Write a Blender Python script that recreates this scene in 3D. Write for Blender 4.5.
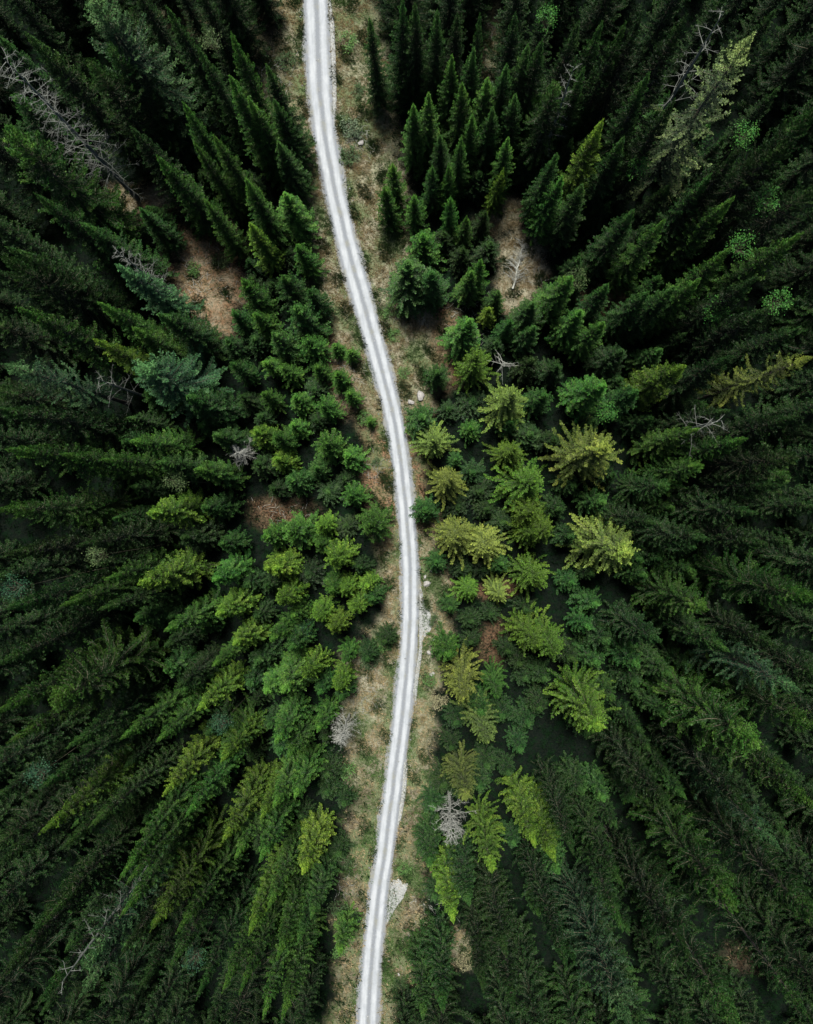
import bpy, math, random
import numpy as np
from mathutils import Matrix, Vector

# ------------------------------------------------------------------ scene, camera, light
W, HH = 813, 1024
CAM_H = 97.0          # drone height over the road, metres
FPX = 720.0           # focal length in pixels
NX, NY = 425.0, 500.0 # pixel straight below the drone

sc = bpy.context.scene
for o in list(bpy.data.objects):
    bpy.data.objects.remove(o)
COL = sc.collection

cam_d = bpy.data.cameras.new('camera')
cam = bpy.data.objects.new('camera', cam_d); COL.objects.link(cam)
cam.location = (0, 0, CAM_H); cam.rotation_euler = (0, 0, 0)
cam_d.sensor_fit = 'VERTICAL'; cam_d.sensor_height = 24.0
cam_d.lens = 24.0 * FPX / HH
cam_d.shift_x = (W / 2 - NX) / HH
cam_d.shift_y = (NY - HH / 2) / HH
cam_d.clip_start = 0.5; cam_d.clip_end = 3000
sc.camera = cam

SUN_EL, SUN_AZ = math.radians(68), math.radians(-8)   # azimuth clockwise from +Y (photo top)
world = bpy.data.worlds.new('World'); sc.world = world; world.use_nodes = True
wn = world.node_tree.nodes; wl = world.node_tree.links
sky = wn.new('ShaderNodeTexSky'); sky.sky_type = 'NISHITA'; sky.sun_disc = False
sky.sun_elevation = SUN_EL; sky.sun_rotation = SUN_AZ
sky.air_density = 1.0; sky.dust_density = 2.0; sky.ozone_density = 1.0
wl.new(sky.outputs[0], wn['Background'].inputs[0])
wn['Background'].inputs[1].default_value = 0.05

sun_d = bpy.data.lights.new('sun', 'SUN'); sun = bpy.data.objects.new('sun', sun_d); COL.objects.link(sun)
sun_d.energy = 4.8; sun_d.angle = math.radians(15); sun_d.color = (1.0, 0.95, 0.86)
sdir = Vector((math.sin(SUN_AZ) * math.cos(SUN_EL), math.cos(SUN_AZ) * math.cos(SUN_EL), math.sin(SUN_EL)))
sun.rotation_euler = sdir.to_track_quat('Z', 'Y').to_euler()
sun.location = (0, 0, 130)

sc.render.engine = 'CYCLES'
sc.cycles.max_bounces = 5; sc.cycles.diffuse_bounces = 3; sc.cycles.glossy_bounces = 2
sc.cycles.transmission_bounces = 3
sc.cycles.use_denoising = True
sc.view_settings.view_transform = 'Standard'; sc.view_settings.look = 'None'
sc.view_settings.exposure = 1.2; sc.view_settings.gamma = 1.0
sc.view_settings.use_curve_mapping = False

rng = np.random.default_rng(11)
rnd = random.Random(11)

# ------------------------------------------------------------------ materials
def new_mat(name):
    m = bpy.data.materials.new(name); m.use_nodes = True
    n = m.node_tree.nodes; n.clear()
    out = n.new('ShaderNodeOutputMaterial')
    return m, n, m.node_tree.links, out

def N(n, t, **kw):
    x = n.new(t)
    for k, v in kw.items(): setattr(x, k, v)
    return x

def mixc(n, l, fac, a, b, mode='MIX'):
    x = n.new('ShaderNodeMix'); x.data_type = 'RGBA'; x.blend_type = mode
    for s, v in ((0, fac), (6, a), (7, b)):
        if hasattr(v, 'is_output'): l.new(v, x.inputs[s])
        elif s == 0: x.inputs[0].default_value = v
        else: x.inputs[s].default_value = (*v, 1)
    return x.outputs[2]

def noise(n, l, scale, detail=4, rough=0.6, coord=None):
    t = N(n, 'ShaderNodeTexNoise'); t.inputs['Scale'].default_value = scale
    t.inputs['Detail'].default_value = detail; t.inputs['Roughness'].default_value = rough
    if coord is not None: l.new(coord, t.inputs['Vector'])
    return t.outputs['Fac']

def ramp(n, l, fac, a, b):
    r = N(n, 'ShaderNodeMapRange'); r.inputs[1].default_value = a; r.inputs[2].default_value = b
    l.new(fac, r.inputs[0]); return r.outputs[0]

def math_(n, l, op, a, b):
    x = N(n, 'ShaderNodeMath', operation=op)
    for i, v in enumerate((a, b)):
        if hasattr(v, 'is_output'): l.new(v, x.inputs[i])
        else: x.inputs[i].default_value = v
    return x.outputs[0]

def foliage_material(name, young=(6.6, 5.6, 3.0), trans=0.22, rough=0.5):  # young multiplier paints tips as sunlit, beyond the tone of fresh growth
    m, n, l, out = new_mat(name)
    oi = N(n, 'ShaderNodeObjectInfo'); base = oi.outputs['Color']
    sh = N(n, 'ShaderNodeAttribute', attribute_name='litshoot')
    va = N(n, 'ShaderNodeAttribute', attribute_name='var')
    yc = mixc(n, l, 1.0, base, young, 'MULTIPLY')
    c = mixc(n, l, sh.outputs['Fac'], base, yc)
    b = N(n, 'ShaderNodeHueSaturation')
    l.new(c, b.inputs['Color'])
    l.new(ramp(n, l, va.outputs['Fac'], 0, 1), b.inputs['Value'])
    vr = b.inputs['Value'].links[0].from_node
    vr.inputs[3].default_value = 0.55; vr.inputs[4].default_value = 1.45
    hr = ramp(n, l, va.outputs['Fac'], 0, 1); hr.node.inputs[3].default_value = 0.525; hr.node.inputs[4].default_value = 0.475
    l.new(hr, b.inputs['Hue'])
    p = N(n, 'ShaderNodeBsdfPrincipled'); p.inputs['Roughness'].default_value = rough
    p.inputs['Specular IOR Level'].default_value = 0.12
    l.new(b.outputs[0], p.inputs['Base Color'])
    t = N(n, 'ShaderNodeBsdfTranslucent'); l.new(b.outputs[0], t.inputs['Color'])
    mx = N(n, 'ShaderNodeMixShader'); mx.inputs[0].default_value = trans
    l.new(p.outputs[0], mx.inputs[1]); l.new(t.outputs[0], mx.inputs[2]); l.new(mx.outputs[0], out.inputs[0])
    return m

def plain_material(name, c1, c2, scale=6.0, rough=0.85, bump=0.0):
    m, n, l, out = new_mat(name)
    tc = N(n, 'ShaderNodeTexCoord')
    f = noise(n, l, scale, 5, 0.65, tc.outputs['Object'])
    c = mixc(n, l, ramp(n, l, f, 0.35, 0.65), c1, c2)
    p = N(n, 'ShaderNodeBsdfPrincipled'); p.inputs['Roughness'].default_value = rough
    p.inputs['Specular IOR Level'].default_value = 0.25
    l.new(c, p.inputs['Base Color'])
    if bump:
        bp = N(n, 'ShaderNodeBump'); bp.inputs['Strength'].default_value = bump; bp.inputs['Distance'].default_value = 0.05
        l.new(f, bp.inputs['Height']); l.new(bp.outputs[0], p.inputs['Normal'])
    l.new(p.outputs[0], out.inputs[0])
    return m

M_NEEDLE = foliage_material('spruce_needles')
M_LEAF = foliage_material('soft_leaves', (1.8, 1.75, 1.5), 0.35, 0.45)
M_BARK = plain_material('spruce_bark', (0.030, 0.026, 0.022), (0.070, 0.062, 0.054), 5, 0.9, 0.4)
M_TWIG = plain_material('twig_bark', (0.045, 0.040, 0.024), (0.11, 0.10, 0.07), 4, 0.85)
M_DEAD = plain_material('weathered_dead_wood', (0.11, 0.12, 0.108), (0.26, 0.268, 0.245), 3, 0.8)
M_DEADBROWN = plain_material('brown_dead_wood', (0.055, 0.062, 0.056), (0.13, 0.14, 0.125), 3, 0.8)
M_ROCK = plain_material('grey_rock', (0.10, 0.10, 0.10), (0.27, 0.265, 0.255), 2.5, 0.85, 0.6)

# ------------------------------------------------------------------ mesh helpers (numpy)
def mesh_np(name, V, Q, mats, midx=None, attrs=None, smooth=False):
    V = np.asarray(V, np.float32); Q = np.asarray(Q, np.int32)
    me = bpy.data.meshes.new(name)
    k = Q.shape[1]
    me.vertices.add(len(V)); me.vertices.foreach_set('co', V.ravel())
    me.loops.add(Q.size); me.loops.foreach_set('vertex_index', Q.ravel())
    me.polygons.add(len(Q)); me.polygons.foreach_set('loop_start', np.arange(0, Q.size, k, dtype=np.int32))
    for m in mats: me.materials.append(m)
    if midx is not None: me.polygons.foreach_set('material_index', np.asarray(midx, np.int32))
    if smooth: me.polygons.foreach_set('use_smooth', np.ones(len(Q), bool))
    for an, av in (attrs or {}).items():
        a = me.attributes.new(an, 'FLOAT', 'POINT'); a.data.foreach_set('value', np.asarray(av, np.float32))
    me.update(calc_edges=True); me.validate()
    return me

def link(name, data, parent=None, loc=None):
    o = bpy.data.objects.new(name, data); COL.objects.link(o)
    if parent is not None: o.parent = parent
    if loc is not None: o.location = loc
    return o

def tag(o, label=None, cat=None, group=None, kind=None):
    if label: o['label'] = label
    if cat: o['category'] = cat
    if group: o['group'] = group
    if kind: o['kind'] = kind
    return o

def unit(a):
    return a / np.maximum(np.linalg.norm(a, axis=-1, keepdims=True), 1e-9)

def kites(p, d, nrm, L, w, a0, a1, cup=0.0):
    """n leaf-shaped quads: point p, direction d, facing nrm, length L, half width w; attr a0 at base, a1 at tip"""
    p = np.asarray(p, float); d = unit(np.asarray(d, float)); s = unit(np.cross(d, nrm)); up = np.cross(s, d)
    L = np.asarray(L)[:, None]; w = np.asarray(w)[:, None]
    mid = p + d * L * 0.55
    V = np.stack([p, mid + s * w + up * w * cup, p + d * L, mid - s * w + up * w * cup], 1).reshape(-1, 3)
    Q = np.arange(len(p) * 4).reshape(-1, 4)
    am = (np.asarray(a0) + np.asarray(a1)) / 2
    A = np.stack([a0 * np.ones(len(p)), am * np.ones(len(p)), a1 * np.ones(len(p)), am * np.ones(len(p))], 1).ravel()
    return V, Q, A

def tube(path, radii, sides=3):
    """tapered tube along a polyline -> V, Q"""
    path = np.asarray(path, float); n = len(path)
    t = unit(np.gradient(path, axis=0))
    ref = np.where(np.abs(t[:, 2:3]) > 0.9, np.array([[1., 0, 0]]), np.array([[0., 0, 1]]))
    u = unit(np.cross(t, ref)); v = np.cross(t, u)
    a = np.arange(sides) * 2 * math.pi / sides
    ring = (np.cos(a)[None, :, None] * u[:, None] + np.sin(a)[None, :, None] * v[:, None]) * np.asarray(radii)[:, None, None]
    V = (path[:, None] + ring).reshape(-1, 3)
    Q = [(i * sides + j, i * sides + (j + 1) % sides, (i + 1) * sides + (j + 1) % sides, (i + 1) * sides + j)
         for i in range(n - 1) for j in range(sides)]
    return V, np.array(Q)

def join(parts):
    """list of (V,Q,A,var,mat) -> arrays"""
    Vs, Qs, As, Rs, Ms, off = [], [], [], [], [], 0
    for V, Q, A, r, m in parts:
        Vs.append(V); Qs.append(Q + off); As.append(A); Rs.append(np.full(len(V), r)); Ms.append(np.full(len(Q), m)); off += len(V)
    return np.concatenate(Vs), np.concatenate(Qs), np.concatenate(As), np.concatenate(Rs), np.concatenate(Ms)

# ------------------------------------------------------------------ road line and terrain
def px2ground(px, py, z=0.0):
    return ((px - NX) * (CAM_H - z) / FPX, -(py - NY) * (CAM_H - z) / FPX)

ROAD_PX = [  # photo row, left edge, right edge
    (-260, 292, 320), (-120, 298, 325), (0, 303, 329), (45, 304, 331), (86, 306, 333), (133, 311.5, 335.5), (199, 326, 347.5), (260, 339, 362),
    (316, 356, 378.5), (383, 376, 395), (416, 384, 403), (449, 390, 408.5), (510, 397.5, 415.5), (566, 401, 419), (633, 400.5, 419),
    (699, 394, 414), (760, 387, 406.5), (826, 378, 398), (893, 369, 388.5), (959, 361, 382), (1024, 356, 379), (1150, 346, 370), (1300, 336, 361)]
rp = np.array(ROAD_PX, float)
yy = np.linspace(rp[0, 0], rp[-1, 0], 400)
def smooth_interp(x, xp, fp):
    v = np.interp(x, xp, fp)
    k = np.hanning(25); k /= k.sum()
    return np.convolve(np.pad(v, 12, 'edge'), k, 'valid')
rl, rr = smooth_interp(yy, rp[:, 0], rp[:, 1]), smooth_interp(yy, rp[:, 0], rp[:, 2])
gx = ((rl + rr) / 2 - NX) * CAM_H / FPX; gy = -(yy - NY) * CAM_H / FPX
ghw = (rr - rl) / 2 * CAM_H / FPX * 1.05
RC = np.stack([gx, gy], 1)

def road_dist(x, y):
    """signed distance to the road centre (right side positive) and half width there"""
    x = np.asarray(x, float); y = np.asarray(y, float)
    cy = np.clip(y, gy[-1], gy[0])
    cx = np.interp(cy, gy[::-1], gx[::-1]); slope = np.interp(cy, gy[::-1], np.gradient(gx, gy)[::-1])
    hw = np.interp(cy, gy[::-1], ghw[::-1])
    return (x - cx) / np.sqrt(1 + slope ** 2), hw

def sstep(a, b, x):
    t = np.clip((x - a) / (b - a), 0, 1); return t * t * (3 - 2 * t)

def gz(x, y):
    x = np.asarray(x, float); y = np.asarray(y, float)
    d, hw = road_dist(x, y); ad = np.abs(d)
    rise = 6.5 * sstep(5, 48, ad)
    b = (0.42 * np.sin(x * 0.31 + 1.3 * np.sin(y * 0.17)) * np.cos(y * 0.27 + 0.8) + 0.22 * np.sin(x * 0.83 + y * 0.61) * np.cos(y * 0.9 - x * 0.4)
         + 0.09 * np.sin(x * 2.3 + 1.1 * y) * np.sin(2.1 * y - 0.7 * x))
    away = sstep(1.2, 5.0, ad - hw)
    ditch = -0.28 * np.exp(-((ad - hw - 0.95) / 0.55) ** 2)
    return rise + b * away + ditch

# verge widths beside the road (photo row, metres left, metres right): dry grass strips
VERGE = np.array([(-250, 3, 5), (0, 2.3, 4.6), (60, 2.4, 6.5), (150, 1.6, 6.4), (220, 2.4, 6.0), (300, 3.2, 6.6), (380, 2.6, 5.0), (430, 2.8, 1.6),
                  (500, 3.2, 1.3), (560, 2.4, 2.6), (600, 1.6, 3.6), (650, 3.0, 2.6), (720, 5.0, 2.4), (790, 3.6, 2.6), (900, 2.9, 3.8), (1024, 2.6, 3.4), (1250, 4, 5)], float)
# open patches of ground (photo px centre, radii px, straw, redbrown, green)
CLEAR = [(205, 285, 36, 56, .5, 1, .1), (140, 200, 40, 16, .7, .5, .1), (520, 268, 22, 42, 1, .5, .05), (495, 35, 14, 36, .8, .1, .4), (492, 640, 14, 22, .05, .42, 0),
         (285, 515, 30, 18, .1, .45, 0), (640, 872, 22, 12, .15, .15, 0), (755, 960, 34, 16, .15, .2, 0), (455, 945, 18, 22, .8, .3, .2), (365, 690, 24, 40, .9, .2, .3),
         (505, 215, 22, 18, .6, .5, .2), (445, 345, 22, 40, .3, .8, .2), (345, 370, 24, 40, .5, .7, .1), (270, 75, 26, 60, .3, .2, .3), (360, 120, 22, 50, .6, .5, .3),
         (440, 590, 12, 14, .9, .6, 0), (500, 590, 20, 10, .1, .7, 0), (380, 440, 12, 60, .2, 1, 0), (180, 25, 30, 14, .5, .3, .2), (610, 300, 30, 14, .2, .6, .1)]

def cover(x, y):
    z = gz(x, y)
    px = NX + x * FPX / (CAM_H - z); py = NY - y * FPX / (CAM_H - z)
    d, hw = road_dist(x, y); e = np.abs(d) - hw
    vw = np.where(d < 0, np.interp(py, VERGE[:, 0], VERGE[:, 1]), np.interp(py, VERGE[:, 0], VERGE[:, 2]))
    wob = 0.8 * np.sin(y * 0.9 + 0.6 * x) + 0.6 * np.sin(y * 0.37 - x * 0.5) + 0.5 * np.sin(2.2 * y + 1.7 * x)
    v = 1 - sstep(vw * 0.75, vw * 1.35 + 0.8, e + wob * 0.6)
    brownrow = np.exp(-((py - 475) / 75) ** 2)
    straw = v * (.85 - 0.65 * brownrow) * (1 - .5 * sstep(740, 800, py)); red = v * (0.25 + 0.75 * brownrow)
    green = v * (0.6 + 0.35 * np.sin(y * 0.45 + x * 0.3)) + 0.5 * np.exp(-((e - 0.5) / 0.5) ** 2) * (1 - brownrow)
    for cx, cy, rx, ry, s, r, g in CLEAR:
        q = np.sqrt(((px - cx) / rx) ** 2 + ((py - cy) / ry) ** 2) + 0.18 * wob
        k = 1 - sstep(0.45, 1.45, q)
        straw = np.maximum(straw, k * s); red = np.maximum(red, k * r); green = np.maximum(green, k * g)
    return np.clip(straw, 0, 1), np.clip(red, 0, 1), np.clip(green, 0, 1), v

def axis_coords(a, b, fine, far):
    c = list(np.arange(a, b + fine, fine)); s = fine
    lo, hi = [a], [c[-1]]
    while hi[-1] < far: s *= 1.35; hi.append(hi[-1] + s); lo.append(lo[-1] - s)
    return np.array(lo[:0:-1] + c + hi[1:])

# ground sheet
xs = axis_coords(-62, 60, 0.5, 900); ys = axis_coords(-76, 72, 0.5, 900)
X, Y = np.meshgrid(xs, ys); Z = gz(X, Y) - 0.03
d_, hw_ = road_dist(X, Y); Z = np.where(np.abs(d_) < hw_ + 0.05, Z - 0.12, Z)
fineb = (np.abs(d_) > hw_ + 0.6)
Z = Z + rng.normal(0, 0.09, Z.shape) * fineb * np.where(np.abs(d_) < 5, .3, 1)
V = np.stack([X, Y, Z], -1).reshape(-1, 3); nxs = len(xs)
ii, jj = np.meshgrid(np.arange(len(ys) - 1), np.arange(nxs - 1), indexing='ij')
b0 = (ii * nxs + jj).ravel(); Q = np.stack([b0, b0 + 1, b0 + 1 + nxs, b0 + nxs], 1)
st, re, gr, vv = cover(V[:, 0], V[:, 1])

mg, n, l, out = new_mat('forest_floor')
tc = N(n, 'ShaderNodeTexCoord'); co = tc.outputs['Object']
n1 = noise(n, l, 0.9, 6, 0.7, co); n2 = noise(n, l, 4.0, 5, 0.7, co); n3 = noise(n, l, 14.0, 4, 0.7, co); n4 = noise(n, l, 0.35, 4, 0.6, co)
A = {k: N(n, 'ShaderNodeAttribute', attribute_name=k).outputs['Fac'] for k in ('straw', 'red', 'green')}
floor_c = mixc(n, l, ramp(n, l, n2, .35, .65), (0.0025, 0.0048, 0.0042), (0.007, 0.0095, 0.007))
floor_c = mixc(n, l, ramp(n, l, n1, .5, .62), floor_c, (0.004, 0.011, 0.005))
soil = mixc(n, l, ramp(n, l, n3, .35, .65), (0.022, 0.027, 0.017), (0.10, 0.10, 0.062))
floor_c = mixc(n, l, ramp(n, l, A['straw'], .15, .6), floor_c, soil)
redc = mixc(n, l, ramp(n, l, n3, .1, .9), (0.07, 0.038, 0.023), (0.30, 0.165, 0.092))
redf = math_(n, l, 'MULTIPLY', A['red'], ramp(n, l, n2, .38, .58))
c = mixc(n, l, redf, floor_c, redc)
strawc = mixc(n, l, ramp(n, l, n3, .3, .7), (0.055, 0.057, 0.038), (0.40, 0.385, 0.295))
sf = math_(n, l, 'MULTIPLY', A['straw'], ramp(n, l, math_(n, l, 'ADD', n1, math_(n, l, 'MULTIPLY', n2, 0.6)), .70, .92))
c = mixc(n, l, sf, c, strawc)
grc = mixc(n, l, ramp(n, l, n3, .3, .7), (0.035, 0.055, 0.026), (0.13, 0.165, 0.08))
gf = math_(n, l, 'MULTIPLY', A['green'], ramp(n, l, n4, .42, .54))
c = mixc(n, l, gf, c, grc)
p = N(n, 'ShaderNodeBsdfPrincipled'); p.inputs['Roughness'].default_value = 1.0; p.inputs['Specular IOR Level'].default_value = 0.0
l.new(c, p.inputs['Base Color'])
bp = N(n, 'ShaderNodeBump'); bp.inputs['Strength'].default_value = 0.9; bp.inputs['Distance'].default_value = 0.25
l.new(math_(n, l, 'ADD', n2, math_(n, l, 'MULTIPLY', n3, .5)), bp.inputs['Height']); l.new(bp.outputs[0], p.inputs['Normal'])
l.new(p.outputs[0], out.inputs[0])
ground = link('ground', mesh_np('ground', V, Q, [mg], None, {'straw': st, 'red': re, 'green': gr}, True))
tag(ground, 'dark forest floor with dry grass and red brown needle litter', 'ground', kind='structure')

# gravel road with two worn wheel tracks
mr, n, l, out = new_mat('pale_gravel')
tc = N(n, 'ShaderNodeTexCoord'); co = tc.outputs['Object']
ac = N(n, 'ShaderNodeAttribute', attribute_name='across').outputs['Fac']
nb = noise(n, l, 0.5, 4, .6, co); nm = noise(n, l, 3.0, 5, .65, co); nf = noise(n, l, 18, 4, .7, co)
mp = N(n, 'ShaderNodeMapping'); mp.inputs['Scale'].default_value = (2.6, .3, 1); l.new(co, mp.inputs['Vector'])
ns_ = noise(n, l, 1.0, 5, .7, mp.outputs[0]); nl_ = noise(n, l, .16, 3, .5, co)
wob = math_(n, l, 'ADD', math_(n, l, 'MULTIPLY', math_(n, l, 'SUBTRACT', nm, .5), .20), math_(n, l, 'MULTIPLY', math_(n, l, 'SUBTRACT', nl_, .5), .30))
aw = math_(n, l, 'ADD', ac, wob)
def band(c0, w, soft):
    dd = math_(n, l, 'ABSOLUTE', math_(n, l, 'SUBTRACT', aw, c0), 0)
    r = ramp(n, l, dd, w + soft, w - soft); return r
tr = math_(n, l, 'MAXIMUM', band(-0.42, 0.24, 0.10), band(0.42, 0.22, 0.10))
loose = mixc(n, l, ramp(n, l, nf, .15, .85), (0.085, 0.096, 0.11), (0.155, 0.17, 0.19))
worn = mixc(n, l, ramp(n, l, nf, .1, .9), (0.215, 0.235, 0.256), (0.29, 0.31, 0.332))
worn = mixc(n, l, ramp(n, l, nb, .40, .68), worn, (0.20, 0.22, 0.245))
worn = mixc(n, l, ramp(n, l, ns_, .45, .95), worn, (0.15, 0.165, 0.18))
loose = mixc(n, l, ramp(n, l, nb, .50, .70), loose, (0.13, 0.135, 0.12))
c = mixc(n, l, tr, loose, worn)
edge = band(0, 1.2, 0.01)
ea = math_(n, l, 'ABSOLUTE', aw, 0)
c = mixc(n, l, math_(n, l, 'MULTIPLY', ramp(n, l, ea, .86, 1.05), ramp(n, l, nm, .35, .6)), c, (0.15, 0.145, 0.11))
p = N(n, 'ShaderNodeBsdfPrincipled'); p.inputs['Roughness'].default_value = 0.9; p.inputs['Specular IOR Level'].default_value = 0.2
l.new(c, p.inputs['Base Color'])
bp = N(n, 'ShaderNodeBump'); bp.inputs['Strength'].default_value = 0.6; bp.inputs['Distance'].default_value = 0.04
l.new(nf, bp.inputs['Height']); l.new(bp.outputs[0], p.inputs['Normal'])
l.new(p.outputs[0], out.inputs[0])

tg = unit(np.gradient(RC, axis=0)); nr = np.stack([-tg[:, 1], tg[:, 0]], 1)
if nr[0, 0] < 0: nr = -nr
us = np.array([-1.12, -1.0, -.85, -.62, -.4, -.2, 0, .2, .4, .62, .85, 1.0, 1.12])
prof = np.array([-.22, 0.0, .03, .015, -.01, .03, .055, .03, -.01, .015, .03, 0.0, -.22]) + 0.02
jit = rng.normal(0, 0.07, (len(RC), 2)) + .13 * np.stack([np.sin(np.arange(len(RC)) * .31 + 1.2 * np.sin(np.arange(len(RC)) * .07)), np.sin(np.arange(len(RC)) * .23 + 2)], 1)
VV = []
for i in range(len(RC)):
    for k, u in enumerate(us):
        w = ghw[i] * u
        if k <= 1: w += jit[i, 0]
        if k >= len(us) - 2: w += jit[i, 1]
        q = RC[i] + nr[i] * w; VV.append((q[0], q[1], prof[k]))
m_ = len(us)
Q = np.array([(i * m_ + k, (i + 1) * m_ + k, (i + 1) * m_ + k + 1, i * m_ + k + 1) for i in range(len(RC) - 1) for k in range(m_ - 1)])
road = link('road', mesh_np('road', VV, Q, [mr], None, {'across': np.tile(us, len(RC))}, True))
tag(road, 'pale gravel forest road with two worn wheel tracks', 'road', kind='structure')

# loose gravel washed out beside the road
mgp = plain_material('washed_gravel', (0.10, 0.11, 0.11), (0.25, 0.26, 0.26), 7, 0.9, 0.5)
def gravel_patch(poly, label):
    c = np.mean(poly, 0); V = []; Q = []; K = 96; R = 7
    ang = np.linspace(0, 2 * math.pi, K, endpoint=False)
    P = np.array(poly + poly[:1], float); seg = np.linspace(0, len(poly), K, endpoint=False)
    bx = np.interp(seg, range(len(P)), P[:, 0]); by = np.interp(seg, range(len(P)), P[:, 1])
    for r in range(R):
        f = (r + 0.02) / (R - 1 + 0.02)
        for k in range(K):
            j = 1 + (.10 * math.sin(k * .21 + 1) + .05 * math.sin(k * .47) if r >= R - 1 else 0)
            x, y = px2ground(c[0] + (bx[k] - c[0]) * f * j, c[1] + (by[k] - c[1]) * f * j)
            V.append((x, y, float(gz(x, y)) + (0.12 if r < R - 1 else -0.06)))
    for r in range(R - 1):
        for k in range(K):
            Q.append((r * K + k, r * K + (k + 1) % K, (r + 1) * K + (k + 1) % K, (r + 1) * K + k))
    o = link('gravel_patch', mesh_np('gravel_patch', V, Q, [mgp], None, None, True))
    tag(o, label, 'gravel', 'gravel washed out beside the road', 'structure')
gravel_patch([(419.5, 588), (424, 600), (432, 612), (431, 630), (423, 640), (421, 665), (416, 700), (412, 698), (419, 650), (419, 610)], 'long grey gravel spill along the right road edge below the middle')
gravel_patch([(391, 884), (398, 878), (408, 884), (404, 898), (393, 915), (386, 925), (388, 905)], 'small triangular grey gravel spill on the right of the lower road')
gravel_patch([(329, 5), (334, 10), (336, 60), (337, 105), (334, 135), (333, 100), (331, 50)], 'thin grey gravel shoulder on the right of the uppermost road')
gravel_patch([(404, 760), (409, 765), (405, 800), (400, 826), (397, 826), (402, 790)], 'narrow gravel shoulder on the right of the lower middle road')

# ------------------------------------------------------------------ spruce branches (templates, pointing along +X)
def branch_template(L, seed, bushy=1.0, fine=1.0, lat_f=.10, lat_0=.105):
    r = np.random.default_rng(seed)
    T = lambda t: np.stack([L * t, L * 0.05 * np.sin(t * 5 + seed), L * (-0.20 * np.sin(t * 2.2) + 0.26 * t ** 2.6)], -1)
    parts = []
    tt = np.linspace(0, 0.96, 6)
    V, Q = tube(T(tt), np.linspace(0.022, 0.006, 6) * (0.5 + L / 3), 3)
    parts.append((V, Q, np.zeros(len(V)), 0.5, 1))
    ns = int(max(9, L / 0.095 * fine))
    t = np.clip(np.linspace(0.10, 0.985, ns) + r.normal(0, .012, ns), .05, .99)
    side = np.where(np.arange(ns) % 2 == 0, 1.0, -1.0)
    p0 = T(t); fwd = unit(T(np.minimum(t + .02, 1.0)) - T(t - .02))
    sl = (L * (lat_f * np.sin(np.clip(t * 1.25, 0, 1) * math.pi * 0.62) * (1 - t) ** 0.75) + lat_0) * r.uniform(.7, 1.25, ns) * bushy
    ang = np.radians(r.normal(52, 9, ns) - 18 * t)
    lat = np.stack([np.zeros(ns), side, np.zeros(ns)], 1)
    d = unit(fwd * np.cos(ang)[:, None] + lat * np.sin(ang)[:, None] + np.stack([np.zeros(ns), np.zeros(ns), r.normal(-.12, .22, ns)], 1))
    up = unit(np.stack([r.normal(0, .35, ns), r.normal(0, .35, ns), np.ones(ns)], 1))
    outer = np.clip((t - .25) / .6, 0, 1)  # outer sprays painted lit, inner ones left dark as in shade
    parts.append((*kites(p0, d, up, sl, 0.034 + 0.045 * sl, outer * .05, .05 + .65 * outer ** 1.5, -.3), .5, 0))
    # smaller sprays along each secondary
    nt = max(5, int(5.2 * fine + L))
    for k in range(nt):
        f = (k + r.uniform(.2, .9, ns)) / nt
        pp = p0 + d * (sl * f)[:, None] + r.normal(0, .02, (ns, 3))
        s2 = r.choice([-1.0, 1.0], ns)
        dd = unit(d * .75 + np.cross(d, up) * (s2 * r.uniform(.3, 1.0, ns))[:, None] + np.stack([np.zeros(ns), np.zeros(ns), r.normal(.1, .42, ns)], 1))
        ll = r.uniform(.10, .22, ns) * (1.15 - .35 * f) * (0.8 + .12 * L)
        uu = unit(up + r.normal(0, .7, (ns, 3)))
        parts.append((*kites(pp, dd, uu, ll, ll * .21, .02 + .35 * outer ** 1.5 * f, .05 + .95 * outer ** 1.5 * np.clip(f + .1, 0, 1), -.4), .5, 0))
    # needles on the branch axis, standing up
    na = int(ns * .8); t2 = r.uniform(.08, 1, na)
    dd = unit(np.stack([np.full(na, .7), r.normal(0, .55, na), r.uniform(.1, .9, na)], 1))
    parts.append((*kites(T(t2), dd, unit(r.normal(0, 1, (na, 3))), r.uniform(.10, .2, na), r.uniform(.03, .05, na), .2 * t2, .2 + .7 * t2, 0), .5, 0))
    Vj, Qj, Aj, Rj, Mj = join(parts)
    Rj = np.clip(.5 + r.normal(0, .2, len(Vj) // 4 + 1).repeat(4)[:len(Vj)], 0, 1)
    return dict(L=L, V=Vj, Q=Qj, A=Aj, R=Rj, M=Mj)

TPL = {c: [branch_template(Lc, 100 * k + j) for j in range(4)] for k, (c, Lc) in enumerate((('s', .75), ('m', 1.5), ('l', 2.6), ('x', 3.8)))}
TPLF = {c: [branch_template(Lc, 3000 + 100 * k + j, 1, 1, .036, .09) for j in range(4)] for k, (c, Lc) in enumerate((('s', .75), ('m', 1.5), ('l', 2.6), ('x', 3.8)))}
TPLM = {c: [branch_template(Lc, 5000 + 100 * k + j, 1, .9, .15, .13) for j in range(4)] for k, (c, Lc) in enumerate((('s', .75), ('m', 1.5), ('l', 2.6), ('x', 3.8)))}
for tp in (TPL, TPLF, TPLM):
  for c in tp:
    for j, t in enumerate(tp[c]):
        t['mesh'] = mesh_np('spruce_branch', t['V'], t['Q'], [M_NEEDLE, M_TWIG], t['M'], {'litshoot': t['A'], 'var': t['R']})

def pick_tpl(r, L, style='n'):
    c = 's' if L < 1.05 else 'm' if L < 2.0 else 'l' if L < 3.15 else 'x'
    return (TPLF if style in 'ws' else TPLM if style == 'm' else TPL)[c][r.integers(0, 4)]

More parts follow.
